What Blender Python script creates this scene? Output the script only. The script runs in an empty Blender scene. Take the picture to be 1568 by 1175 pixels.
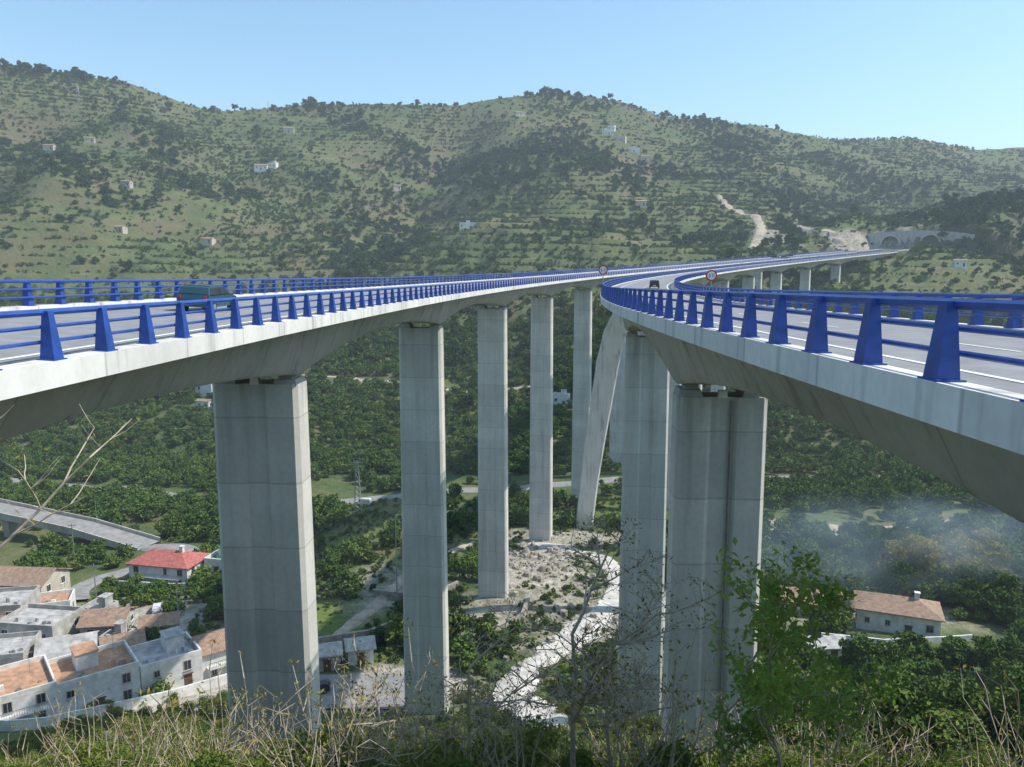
import bpy, math, random
import numpy as np
from mathutils import Vector
rng=np.random.default_rng(7); random.seed(7)
scene=bpy.context.scene

# ------------------------------------------------------------ noise / terrain maths
def _h(ix,iy,s):
    v=np.sin(ix*127.1+iy*311.7+s*74.7)*43758.5453
    return v-np.floor(v)
def vnoise(x,y,s=0):
    xi=np.floor(x); yi=np.floor(y); fx=x-xi; fy=y-yi
    fx=fx*fx*(3-2*fx); fy=fy*fy*(3-2*fy)
    a=_h(xi,yi,s); b=_h(xi+1,yi,s); c=_h(xi,yi+1,s); d=_h(xi+1,yi+1,s)
    return (a+(b-a)*fx)*(1-fy)+(c+(d-c)*fx)*fy
def fbm(x,y,o=4,s=0):
    t=0;a=.5;n=0
    for i in range(o):
        t=t+a*vnoise(x*2**i+i*17.3,y*2**i-i*9.1,s+i); n+=a; a*=.5
    return t/n
def sst(a,b,x):
    t=np.clip((x-a)/(b-a),0,1); return t*t*(3-2*t)

# road alignment: circular arc
R=785.; TH0=-.02; X0=-17.3
CX=X0+R*math.cos(TH0); CY=-R*math.sin(TH0)
def zroad(s): return -2.10-.022*s+.0000555*s*s
def zR(s): return zroad(s)+.46*(1-sst(5,95,s))
def F(s,lat):
    th=TH0+s/R
    return (CX-(R-lat)*np.cos(th), CY+(R-lat)*np.sin(th), th)
def inv(x,y):
    th=np.arctan2(y-CY,-(x-CX)); r=np.hypot(x-CX,y-CY)
    return R*(th-TH0), R-r
SPAN=54.8; PIERS=[-2.8+SPAN*k for k in range(1,13)]
S_END=692.
S_PORT=755.

PY=[-400,-60,-10,2.5,6,10,20,52,80,100,112,165,219,268,300,330,340]
PZ=[40,4,-2.65,-2.65,-5.2,-8.0,-15.4,-36.5,-53,-62.5,-65,-71,-77,-81,-82,-82,-82]
AX=[-2,-.62,-.46,-.38,-.34,-.26,-.145,-.066,-.02,.05,.13,.18,.29,.39,.485,.565,.62,2]
AE=[.24,.238,.216,.187,.183,.190,.1915,.190,.198,.205,.195,.178,.168,.150,.152,.138,.142,.15]
def H(x,y,terr=True):
    x=np.asarray(x,float); y=np.asarray(y,float)
    p=np.interp(y,PY,PZ)
    p=p+(fbm(x/14,y/14,3,5)-.5)*2.4*sst(5,16,y)*(1-sst(100,112,y))
    p=p+(fbm(x/30,y/30,3,9)-.5)*3.4*sst(112,150,y)+(fbm(x/9,y/9,3,19)-.5)*1.2*sst(125,150,y)
    a=x/np.maximum(y,200)
    Rd=np.interp(a,[-2,-.65,-.3,0,.3,.65,2],[900,900,1050,1150,1250,1500,1600])
    e=np.interp(a,AX,AE); zr=e*Rd
    t=(y-330)/(Rd-330); tc=np.clip(t,0,1)
    g=.62*tc+.38*tc*tc
    hill=-82+(zr+82)*g
    rel=((fbm(x/170+3,y/210,4,21)-.5)*70+(fbm(x/55,y/60,3,33)-.5)*20)*np.sin(np.pi*np.clip(tc,0,1)**.9)
    gx=np.interp(y,[500,650,1000,1150],[-150,-117,-70,-20])
    rel=rel-24*np.exp(-((x-gx)/38)**2)*sst(480,650,y)*(1-sst(1000,1120,y))
    gx3=np.interp(y,[500,800,1000],[-400,-470,-420])
    rel=rel-18*np.exp(-((x-gx3)/34)**2)*sst(480,620,y)*(1-sst(800,880,y))
    hill=hill+rel
    hill=hill+45*np.exp(-(((x-270)/200)**2+((y-590)/200)**2))
    if terr:
        st=5.5; q=hill/st+ (fbm(x/120,y/120,2,3)-.5)*2; fr=q-np.floor(q)
        tz=(hill-fr*st)+st*sst(.62,1.0,fr)
        m=sst(.40,.54,fbm(x/150,y/150,2,41))*.85*sst(.06,.15,tc)*(1-sst(.93,1,tc))
        hill=hill*(1-m)+tz*m
    hill=np.where(t>1, zr-(y-Rd)*.35, hill); hill=np.maximum(hill,-90)
    w=sst(320,350,y)
    z=p*(1-w)+hill*w
    s,l=inv(x,y); zr2=zroad(s)
    inside=(1-sst(26,46,np.abs(l-15)))
    ok=(s>20)&(s<S_END)&(y>10)
    z=np.where(ok, np.where(z>zr2-5, z*(1-inside)+(np.minimum(z,zr2-5))*inside, z), z)
    k=sst(S_END-8,S_END+4,s)*(1-sst(S_PORT-2,S_PORT+1,s))*(1-sst(24,40,np.abs(l-15)))*(s<900)*(y>100)
    z=z*(1-k)+(zr2-.5)*k
    kb=sst(S_PORT+1,S_PORT+9,s)*(1-sst(S_PORT+120,S_PORT+200,s))*(1-sst(38,95,np.abs(l-15)))*(y>100)
    z=np.maximum(z, z*(1-kb)+(zroad(S_PORT)+14+np.maximum(s-S_PORT,0)*.25)*kb)
    return z
def hz(x,y): return float(H(np.array([x]),np.array([y]))[0])

# ------------------------------------------------------------ material helpers
def newmat(name):
    m=bpy.data.materials.new(name); m.use_nodes=True
    nt=m.node_tree; b=nt.nodes['Principled BSDF']
    b.inputs['Specular IOR Level'].default_value=.25
    return m,nt,b
def N(nt,t,**k):
    n=nt.nodes.new(t)
    for a,v in k.items(): setattr(n,a,v)
    return n
def ramp(nt,fac,stops):
    r=nt.nodes.new('ShaderNodeValToRGB'); el=r.color_ramp.elements
    while len(el)<len(stops): el.new(.5)
    for e,(p,c) in zip(el,stops):
        e.position=p; e.color=(c[0],c[1],c[2],1) if not isinstance(c,(int,float)) else (c,c,c,1)
    nt.links.new(fac,r.inputs[0]); return r.outputs[0]
def noise(nt,vec,scale,detail=4,rough=.55):
    n=N(nt,'ShaderNodeTexNoise'); n.inputs['Scale'].default_value=scale
    n.inputs['Detail'].default_value=detail; n.inputs['Roughness'].default_value=rough
    if vec is not None: nt.links.new(vec,n.inputs['Vector'])
    return n.outputs['Fac']
def mapping(nt,vec,scale):
    m=N(nt,'ShaderNodeMapping'); m.inputs['Scale'].default_value=scale
    nt.links.new(vec,m.inputs['Vector']); return m.outputs[0]
def mixc(nt,f,a,b,mode='MIX'):
    m=nt.nodes.new('ShaderNodeMix'); m.data_type='RGBA'; m.blend_type=mode
    if isinstance(f,(int,float)): m.inputs[0].default_value=f
    else: nt.links.new(f,m.inputs[0])
    for i,c in ((6,a),(7,b)):
        if isinstance(c,tuple): m.inputs[i].default_value=(c[0],c[1],c[2],1)
        else: nt.links.new(c,m.inputs[i])
    return m.outputs[2]
def math_(nt,op,a,b=None,c=None):
    m=nt.nodes.new('ShaderNodeMath'); m.operation=op
    for i,v in enumerate((a,b,c)):
        if v is None: continue
        if isinstance(v,(int,float)): m.inputs[i].default_value=v
        else: nt.links.new(v,m.inputs[i])
    return m.outputs[0]
def bump(nt,b,h,strength=.3,dist=.1):
    n=N(nt,'ShaderNodeBump'); n.inputs['Strength'].default_value=strength; n.inputs['Distance'].default_value=dist
    nt.links.new(h,n.inputs['Height']); nt.links.new(n.outputs[0],b.inputs['Normal'])
def simple(name,col,rough=.7,var=.25,scale=1.5,metal=0,spec=.25):
    m,nt,b=newmat(name); g=N(nt,'ShaderNodeNewGeometry')
    n=noise(nt,g.outputs['Position'],scale,4)
    c0=tuple(c*(1-var) for c in col); c1=tuple(min(1,c*(1+var)) for c in col)
    nt.links.new(ramp(nt,n,[(.3,c0),(.7,c1)]),b.inputs['Base Color'])
    b.inputs['Roughness'].default_value=rough; b.inputs['Metallic'].default_value=metal
    b.inputs['Specular IOR Level'].default_value=spec
    return m
def concrete(name,col,axis,period,stain=.8,topdark=False):
    m,nt,b=newmat(name); uv=N(nt,'ShaderNodeUVMap'); sep=N(nt,'ShaderNodeSeparateXYZ')
    nt.links.new(uv.outputs[0],sep.inputs[0]); u=sep.outputs[axis]
    g=N(nt,'ShaderNodeNewGeometry'); P=g.outputs['Position']
    q=math_(nt,'DIVIDE',u,period); fr=math_(nt,'FRACT',q)
    d=math_(nt,'ABSOLUTE',math_(nt,'SUBTRACT',fr,.5))
    line=ramp(nt,d,[(.484,0.0),(.497,1.0)])
    fl=math_(nt,'FLOOR',q); wn=N(nt,'ShaderNodeTexWhiteNoise',noise_dimensions='1D'); nt.links.new(fl,wn.inputs['W'])
    streak=noise(nt,mapping(nt,P,(1.,1.,.07)),1.1,4,.55)
    fine=noise(nt,P,3,5,.6); big=noise(nt,P,.22,3)
    c=ramp(nt,big,[(.3,tuple(x*.88 for x in col)),(.7,tuple(x*1.07 for x in col))])
    c=mixc(nt,1.0,c,ramp(nt,fine,[(.25,.90),(.75,1.05)]),'MULTIPLY')
    c=mixc(nt,1.0,c,ramp(nt,streak,[(.30,stain),(.45,.96),(.7,1.03)]),'MULTIPLY')
    c=mixc(nt,1.0,c,ramp(nt,wn.outputs[0],[(0,.91),(1,1.06)]),'MULTIPLY')
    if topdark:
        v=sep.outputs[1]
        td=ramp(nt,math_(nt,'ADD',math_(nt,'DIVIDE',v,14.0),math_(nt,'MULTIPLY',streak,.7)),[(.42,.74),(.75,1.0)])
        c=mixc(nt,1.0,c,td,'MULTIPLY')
    c=mixc(nt,math_(nt,'MULTIPLY',line,.42),c,(.15,.15,.14))
    nt.links.new(c,b.inputs['Base Color']); b.inputs['Roughness'].default_value=.85
    bump(nt,b,fine,.2,.03)
    return m
M={}
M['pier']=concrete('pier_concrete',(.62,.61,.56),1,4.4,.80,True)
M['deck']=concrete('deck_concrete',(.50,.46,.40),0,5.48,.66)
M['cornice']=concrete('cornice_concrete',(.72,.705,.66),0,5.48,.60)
M['asphalt']=simple('asphalt',(.25,.25,.255),.9,.16,1.2)
M['oldasphalt']=simple('old_asphalt',(.27,.262,.25),.9,.22,.6)
M['paint']=simple('road_paint',(.78,.78,.77),.6,.08,3)
M['blue']=simple('blue_painted_steel',(.022,.070,.31),.40,.25,2.5,0,.5)
M['white']=simple('whitewash',(.68,.67,.64),.85,.2,.9)
M['cream']=simple('cream_render',(.50,.45,.37),.85,.18,.7)
M['grey']=simple('grey_render',(.40,.385,.36),.85,.3,.7)
M['terracotta']=simple('terracotta_terrace',(.46,.27,.17),.85,.3,1.0)
M['greyroof']=simple('grey_roof',(.42,.41,.39),.9,.35,.8)
M['glass']=simple('dark_window_glass',(.03,.035,.045),.15,.3,1,0,.6)
M['wood']=simple('brown_wood',(.14,.08,.05),.7,.3,3)
M['green']=simple('green_paint',(.03,.20,.10),.6,.2,3)
M['metal']=simple('galvanised_steel',(.38,.39,.40),.45,.15,3,.6,.5)
M['gravel']=simple('pale_gravel',(.54,.52,.48),.95,.26,.45)
M['dirt']=simple('pale_dirt',(.40,.34,.265),.95,.25,.5)
M['stone']=simple('stone_masonry',(.33,.30,.25),.95,.4,1.6)
M['rubber']=simple('tyre_rubber',(.02,.02,.02),.8,.2,5)
M['stain']=simple('grey_drain_pipe',(.20,.20,.19),.8,.3,2)
M['carpaint']=simple('blue_car_paint',(.035,.10,.13),.25,.1,1,.3,.6)
M['darkcar']=simple('dark_car_paint',(.02,.02,.025),.25,.1,1,.3,.6)
M['whitecar']=simple('white_car_paint',(.7,.7,.7),.3,.05,1,0,.5)
M['red']=simple('red_sign_paint',(.55,.03,.03),.5,.1,3)
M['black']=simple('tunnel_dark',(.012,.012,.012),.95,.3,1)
M['bark']=simple('bark',(.19,.15,.11),.9,.35,6)
M['palebark']=simple('pale_bark',(.44,.37,.28),.9,.3,6)
def tile(name,col):
    m,nt,b=newmat(name); g=N(nt,'ShaderNodeNewGeometry')
    w=N(nt,'ShaderNodeTexWave'); w.inputs['Scale'].default_value=1.3; w.inputs['Distortion'].default_value=1.2
    nt.links.new(g.outputs['Position'],w.inputs['Vector'])
    n=noise(nt,g.outputs['Position'],1.5,5)
    c=ramp(nt,n,[(.3,tuple(x*.65 for x in col)),(.7,tuple(x*1.25 for x in col))])
    c=mixc(nt,.35,c,mixc(nt,1.0,c,w.outputs['Color'],'MULTIPLY'))
    nt.links.new(c,b.inputs['Base Color']); b.inputs['Roughness'].default_value=.9
    bump(nt,b,w.outputs['Fac'],.5,.1); return m
M['tile']=tile('clay_roof_tile',(.42,.29,.21))
M['redtile']=tile('red_roof_tile',(.56,.19,.16))

def leafmat(name,stops,transl=0.):
    m=bpy.data.materials.new(name); m.use_nodes=True; nt=m.node_tree; nt.nodes.clear()
    o=N(nt,'ShaderNodeOutputMaterial'); at=N(nt,'ShaderNodeAttribute',attribute_name='tint')
    oi=N(nt,'ShaderNodeObjectInfo')
    f=math_(nt,'ADD',math_(nt,'MULTIPLY',at.outputs['Fac'],.5),math_(nt,'MULTIPLY',oi.outputs['Random'],.5))
    c=ramp(nt,f,stops)
    d=N(nt,'ShaderNodeBsdfDiffuse'); nt.links.new(c,d.inputs['Color'])
    if transl<=0: nt.links.new(d.outputs[0],o.inputs[0]); return m
    t=N(nt,'ShaderNodeBsdfTranslucent'); nt.links.new(c,t.inputs['Color'])
    mx=N(nt,'ShaderNodeMixShader'); mx.inputs[0].default_value=transl
    nt.links.new(d.outputs[0],mx.inputs[1]); nt.links.new(t.outputs[0],mx.inputs[2]); nt.links.new(mx.outputs[0],o.inputs[0])
    return m
M['leaf_hill']=leafmat('hill_leaves',[(.0,(.04,.072,.025)),(.35,(.07,.115,.035)),(.7,(.12,.165,.048)),(.9,(.17,.18,.065)),(1,(.20,.15,.07))])
M['leaf_orch']=leafmat('orchard_leaves',[(.0,(.045,.085,.024)),(.5,(.085,.145,.035)),(.85,(.145,.195,.045)),(1,(.25,.26,.06))])
M['leaf_dark']=leafmat('dark_leaves',[(.0,(.03,.058,.022)),(.6,(.055,.095,.032)),(1,(.095,.135,.042))])
M['leaf_fg']=leafmat('bush_leaves',[(.0,(.07,.12,.025)),(.4,(.13,.19,.04)),(.75,(.22,.25,.06)),(1,(.34,.30,.11))],.25)
M['leaf_sap']=leafmat('sapling_leaves',[(.0,(.14,.24,.045)),(.5,(.22,.36,.065)),(1,(.36,.44,.10))],.4)
M['leaf_yel']=leafmat('yellowing_leaves',[(.0,(.12,.14,.03)),(.5,(.23,.22,.05)),(1,(.36,.29,.08))],.2)
M['leaf_dry']=leafmat('dry_grass_blades',[(.0,(.11,.16,.045)),(.5,(.20,.21,.08)),(1,(.34,.29,.15))])

# ------------------------------------------------------------ mesh helpers
def link(o,parent=None):
    scene.collection.objects.link(o)
    if parent is not None: o.parent=parent
    return o
def empty(name,loc=(0,0,0),rz=0):
    e=bpy.data.objects.new(name,None); e.empty_display_size=.5; link(e); e.location=loc; e.rotation_euler=(0,0,rz); return e
class MB:
    def __init__(s): s.v=[];s.f=[];s.uv=[];s.m=[]
    def face(s,pts,m=0,uv=None):
        n=len(s.v); s.v.extend([tuple(p) for p in pts]); s.f.append(tuple(range(n,n+len(pts))))
        s.uv.extend(uv if uv else [(p[0]+p[1],p[2]) for p in pts]); s.m.append(m)
    def box(s,x0,x1,y0,y1,z0,z1,m=0,tx=0,ty=0,tf=None):
        b=[(x0,y0,z0),(x1,y0,z0),(x1,y1,z0),(x0,y1,z0)]
        t=[(x0+tx,y0+ty,z1),(x1-tx,y0+ty,z1),(x1-tx,y1-ty,z1),(x0+tx,y1-ty,z1)]
        if tf: b=[tf(*p) for p in b]; t=[tf(*p) for p in t]
        s.face(b[::-1],m); s.face(t,m)
        for i in range(4):
            j=(i+1)%4; s.face([b[i],b[j],t[j],t[i]],m)
    def tube(s,pts,rad,n=6,m=0,cap=True):
        rings=[]
        for i,p in enumerate(pts):
            p=Vector(p); a=Vector(pts[max(i-1,0)]); b=Vector(pts[min(i+1,len(pts)-1)])
            d=(b-a); d=d.normalized() if d.length>1e-9 else Vector((0,0,1))
            u=d.cross(Vector((0,0,1))) 
            if u.length<.05: u=d.cross(Vector((1,0,0)))
            u.normalize(); w=u.cross(d)
            r=rad[i] if isinstance(rad,(list,tuple)) else rad
            rings.append([p+u*(r*math.cos(2*math.pi*k/n))+w*(r*math.sin(2*math.pi*k/n)) for k in range(n)])
        for i in range(len(rings)-1):
            for k in range(n):
                j=(k+1)%n; s.face([rings[i][k],rings[i][j],rings[i+1][j],rings[i+1][k]],m)
        if cap: s.face(rings[0],m); s.face(rings[-1][::-1],m)
    def obj(s,name,mats,parent=None,smooth=False,merge=False):
        me=bpy.data.meshes.new(name); me.from_pydata(s.v,[],s.f)
        for k in mats: me.materials.append(M[k])
        me.polygons.foreach_set('material_index',s.m)
        uvl=me.uv_layers.new(name='UVMap'); uvl.data.foreach_set('uv',np.array(s.uv,dtype=np.float32).ravel())
        me.update()
        if merge or smooth:
            import bmesh
            bm=bmesh.new(); bm.from_mesh(me); bmesh.ops.remove_doubles(bm,verts=bm.verts,dist=.0005)
            bmesh.ops.recalc_face_normals(bm,faces=bm.faces); bm.to_mesh(me); bm.free()
        if smooth:
            me.polygons.foreach_set('use_smooth',[True]*len(me.polygons))
            try: me.set_sharp_from_angle(angle=math.radians(40))
            except Exception: pass
        o=bpy.data.objects.new(name,me); return link(o,parent)

# ------------------------------------------------------------ terrain sheet
def axis(segs):
    out=[segs[0][0]]
    for a,b,st in segs:
        n=max(1,int(round((b-a)/st))); out+=list(np.linspace(a,b,n+1)[1:])
    return np.array(out)
xs=axis([(-3500,-1200,150),(-1200,-700,20),(-700,-110,4.2),(-110,130,1.6),(130,700,4.2),(700,1200,20),(1200,3500,150)])
ys=axis([(-900,-60,60),(-60,0,6),(0,90,1.5),(90,230,1.2),(230,400,2.6),(400,1200,4.0),(1200,1700,12),(1700,4500,140)])
XX,YY=np.meshgrid(xs,ys); ZZ=H(XX,YY)
nx,ny=len(xs),len(ys)
co=np.stack([XX,YY,ZZ],-1).reshape(-1,3).astype(np.float32)
i=np.arange(nx*ny).reshape(ny,nx)
q=np.stack([i[:-1,:-1],i[:-1,1:],i[1:,1:],i[1:,:-1]],-1).reshape(-1,4)
me=bpy.data.meshes.new('terrain'); me.vertices.add(len(co)); me.vertices.foreach_set('co',co.ravel())
me.loops.add(q.size); me.loops.foreach_set('vertex_index',q.ravel().astype(np.int32))
me.polygons.add(len(q)); me.polygons.foreach_set('loop_start',np.arange(0,q.size,4,dtype=np.int32))
me.polygons.foreach_set('loop_total',np.full(len(q),4,dtype=np.int32))
me.update(calc_edges=True); me.polygons.foreach_set('use_smooth',[True]*len(q))
def blob(x,y,cx,cy,rx,ry,e=.35,sd=1):
    d=np.sqrt(((x-cx)/rx)**2+((y-cy)/ry)**2)+(fbm(x/7,y/7,3,sd)-.5)*1.1
    return 1-sst(1-e,1+e,d)
def bare_mask(x,y):
    m=np.maximum.reduce([blob(x,y,6,188,13,24),blob(x,y,20,215,20,10)*.8,blob(x,y,-18,117,14,10),blob(x,y,-62,118,26,16),
        blob(x,y,28,158,8,24),blob(x,y,14,150,14,26)*.7,blob(x,y,-4,150,8,14)*.8,blob(x,y,-78,140,24,20)*.8,blob(x,y,72,150,20,10)*.6,blob(x,y,-28,172,9,20)*.6,
        blob(x,y,285,648,34,16)*.8,blob(x,y,225,690,12,46)*.7, blob(x,y,95,225,24,8)])
    return m
def grass_mask(x,y):
    return np.maximum.reduce([blob(x,y,-33,150,10,12),blob(x,y,24,246,24,14)*.8,blob(x,y,-60,150,12,9)*.7,blob(x,y,2,110,9,6)*.7,blob(x,y,-42,215,14,12)*.8])
for nm,fn in (('bare',bare_mask),('grass',grass_mask)):
    at=me.attributes.new(nm,'FLOAT','POINT'); at.data.foreach_set('value',fn(XX,YY).ravel().astype(np.float32))
def terrain_mat():
    m,nt,b=newmat('terrain_ground'); g=N(nt,'ShaderNodeNewGeometry'); P=g.outputs['Position']
    big=noise(nt,P,.009,4,.6); mid=noise(nt,P,.06,4,.65); fine=noise(nt,P,.45,4,.7)
    f=math_(nt,'ADD',math_(nt,'MULTIPLY',big,.42),math_(nt,'ADD',math_(nt,'MULTIPLY',mid,.30),math_(nt,'MULTIPLY',fine,.28)))
    c=ramp(nt,f,[(.38,(.04,.07,.022)),(.46,(.07,.108,.033)),(.53,(.115,.14,.048)),(.58,(.16,.145,.07)),(.65,(.25,.19,.12))])
    sx=N(nt,'ShaderNodeSeparateXYZ'); nt.links.new(g.outputs['Normal'],sx.inputs[0])
    st=ramp(nt,sx.outputs[2],[(.80,1.0),(.92,0.0)])
    c=mixc(nt,math_(nt,'MULTIPLY',st,.6),c,mixc(nt,fine,(.06,.055,.03),(.16,.125,.08)))
    ag=N(nt,'ShaderNodeAttribute',attribute_name='grass'); gc=ramp(nt,fine,[(.3,(.07,.12,.02)),(.7,(.16,.20,.05))])
    c=mixc(nt,ag.outputs['Fac'],c,gc)
    ab=N(nt,'ShaderNodeAttribute',attribute_name='bare'); bc=ramp(nt,math_(nt,'ADD',math_(nt,'MULTIPLY',mid,.4),math_(nt,'MULTIPLY',fine,.6)),[(.36,(.15,.135,.09)),(.47,(.34,.30,.24)),(.62,(.58,.54,.48))])
    c=mixc(nt,ab.outputs['Fac'],c,bc)
    nt.links.new(c,b.inputs['Base Color']); b.inputs['Roughness'].default_value=.95
    bump(nt,b,math_(nt,'ADD',fine,mid),.8,1.2)
    return m
me.materials.append(terrain_mat())
link(bpy.data.objects.new('terrain',me))

# ------------------------------------------------------------ draped strips (roads, tracks)
AVOID=[]
def strip(name,pts,mat,off=.22,clear=1.5):
    P=np.array([(p[0],p[1],p[2]) for p in pts],float); out=[]
    for k in range(len(P)-1):
        p0=P[max(k-1,0)];p1=P[k];p2=P[k+1];p3=P[min(k+2,len(P)-1)]
        n=max(2,int(np.hypot(*(p2-p1)[:2])/1.2))
        for t in np.linspace(0,1,n,endpoint=False):
            out.append(.5*((2*p1)+(-p0+p2)*t+(2*p0-5*p1+4*p2-p3)*t*t+(-p0+3*p1-3*p2+p3)*t**3))
    out.append(P[-1]); out=np.array(out)
    d=np.gradient(out[:,:2],axis=0); d/=np.maximum(np.linalg.norm(d,axis=1,keepdims=True),1e-6)
    nrm=np.stack([d[:,1],-d[:,0]],-1)
    cols=np.linspace(-1,1,7); rough=(mat in('gravel','dirt'))
    rows=[]
    for c in cols:
        jit=(fbm(out[:,0]/3+c*3,out[:,1]/3,3,2)-.5)*(1.3 if rough else 0)
        w=out[:,2]/2*(1+jit); x=out[:,0]+nrm[:,0]*c*w; y=out[:,1]+nrm[:,1]*c*w
        z=np.maximum.reduce([H(x,y),H(x+1,y),H(x-1,y),H(x,y+1),H(x,y-1)])+off
        if abs(c)>.99: z=z-off-.5
        rows.append(np.stack([x,y,z],-1))
    rows=np.array(rows); mb=MB()
    for k in range(len(out)-1):
        for c in range(6): mb.face([rows[c][k],rows[c+1][k],rows[c+1][k+1],rows[c][k+1]],0)
    AVOID.append((out[:,:2],out[:,2]/2+clear))
    return mb.obj(name,[mat],merge=True,smooth=True)
strip('river_gravel_bed',[(5,96,7),(4,104,8),(1,112,9),(1.5,120,7),(7,131,8),(13,142,8),(19,155,6.5),(23,168,5),(24.5,183,5),(23,194,7),(15,204,6),(5,210,4)],'gravel',.16,-.8)
strip('valley_road',[(-215,300,7),(-150,282,7),(-90,264,7),(-49,268,7),(-10,282,7),(40,296,7),(90,300,7),(150,297,7),(215,285,7)],'oldasphalt',.5)
strip('village_road',[(-97,204,7),(-84,200,6),(-90,188,5),(-97,172,5),(-90,158,4)],'oldasphalt',.5)
strip('dirt_track',[(60,250,5),(78,236,6),(97,228,9),(120,232,5),(150,245,4)],'dirt')
strip('orchard_track',[(-140,430,4),(-100,427,4),(-60,421,4),(-20,417,4),(10,412,4)],'dirt')
strip('hill_track',[(190,640,6),(205,680,7),(222,720,7),(232,770,8),(215,800,7),(212,850,6)],'dirt',.4)
strip('hill_track',[(262,640,9),(258,690,7),(262,740,6),(275,790,5)],'dirt',.4)
strip('farm_track',[(-34,132,3),(-30,150,3),(-26,170,3.5),(-22,190,3),(-10,212,3)],'dirt')
def patch(name,x0,x1,y0,y1,mat,off=.25):
    mb=MB(); X=np.linspace(x0,x1,13); Y=np.linspace(y0,y1,13)
    for a in range(12):
        for b in range(12):
            mb.face([(x,y,hz(x,y)+off) for x,y in ((X[a],Y[b]),(X[a+1],Y[b]),(X[a+1],Y[b+1]),(X[a],Y[b+1]))])
    AVOID.append((np.array([[(x0+x1)/2,(y0+y1)/2]]),np.array([max(x1-x0,y1-y0)/2])))
    return mb.obj(name,[mat],merge=True,smooth=True)
patch('paved_yard',-34,-10,107,121,'oldasphalt')
def boulders(name,n,cx,cy,rx,ry,s0,s1):
    mb=MB(); r=np.random.default_rng(int(cx+cy))
    for _ in range(n):
        a=r.random()*6.28; q=r.random()**.5; x=cx+math.cos(a)*q*rx; y=cy+math.sin(a)*q*ry; s=s0+(s1-s0)*r.random()**3; z=hz(x,y)
        ph=r.random()*6.28; b=[]; t=[]
        for k in range(6):
            an=ph+k*1.047; b.append((x+math.cos(an)*s*r.uniform(.7,1.1),y+math.sin(an)*s*r.uniform(.7,1.1),z-.3)); t.append((x+math.cos(an)*s*r.uniform(.35,.75),y+math.sin(an)*s*r.uniform(.35,.75),z+s*r.uniform(.5,.9)))
        mb.face(t)
        for k in range(6): j=(k+1)%6; mb.face([b[k],b[j],t[j],t[k]])
    return mb.obj(name,['stone'])
boulders('riverbed_boulders',460,14,165,20,58,.25,1.4)
boulders('riverbed_boulders',110,4,190,12,18,.4,1.9)
# raised access road on the left, on a walled ramp
def ramp_road():
    pts=[(-260,240,-63.5),(-200,230,-65.5),(-150,220,-68.2),(-118,211,-71.2),(-97,204,-74.3)]
    root=empty('elevated_road'); mb=MB(); P=[]
    for a,b in zip(pts[:-1],pts[1:]):
        for t in np.linspace(0,1,9)[:-1]: P.append(tuple(a[i]+(b[i]-a[i])*t for i in range(3)))
    P.append(pts[-1]); P=np.array(P); d=np.gradient(P[:,:2],axis=0); d/=np.linalg.norm(d,axis=1,keepdims=True); n=np.stack([-d[:,1],d[:,0]],-1)
    sec=[(-4.0,0,0),(4.0,0,0),(4.0,.9,1),(4.35,.9,1),(4.35,-1.0,1),(3.4,-1.3,1),(-3.4,-1.3,1),(-4.35,-1.0,1),(-4.35,.9,1),(-4.0,.9,1)]
    def pt(k,c): return (P[k,0]+n[k,0]*c[0],P[k,1]+n[k,1]*c[0],P[k,2]+c[1])
    for k in range(len(P)-1):
        for j in range(len(sec)):
            c,e=sec[j],sec[(j+1)%len(sec)]; m=0 if j==0 else 1
            mb.face([pt(k,c),pt(k+1,c),pt(k+1,e),pt(k,e)],m,[(k*3,0),(k*3+3,0),(k*3+3,1),(k*3,1)])
    mb.obj('ramp_deck',['oldasphalt','deck'],root,merge=True)
    cl=MB()
    for k in range(2,len(P)-5,4):
        z0=hz(P[k,0],P[k,1])-1; cl.box(P[k,0]-.9,P[k,0]+.9,P[k,1]-2.6,P[k,1]+2.6,z0,P[k,2]-1.25)
    cl.obj('supports',['deck'],root)
    AVOID.append((P[:,:2],np.full(len(P),5.5)))
ramp_road()

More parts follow.
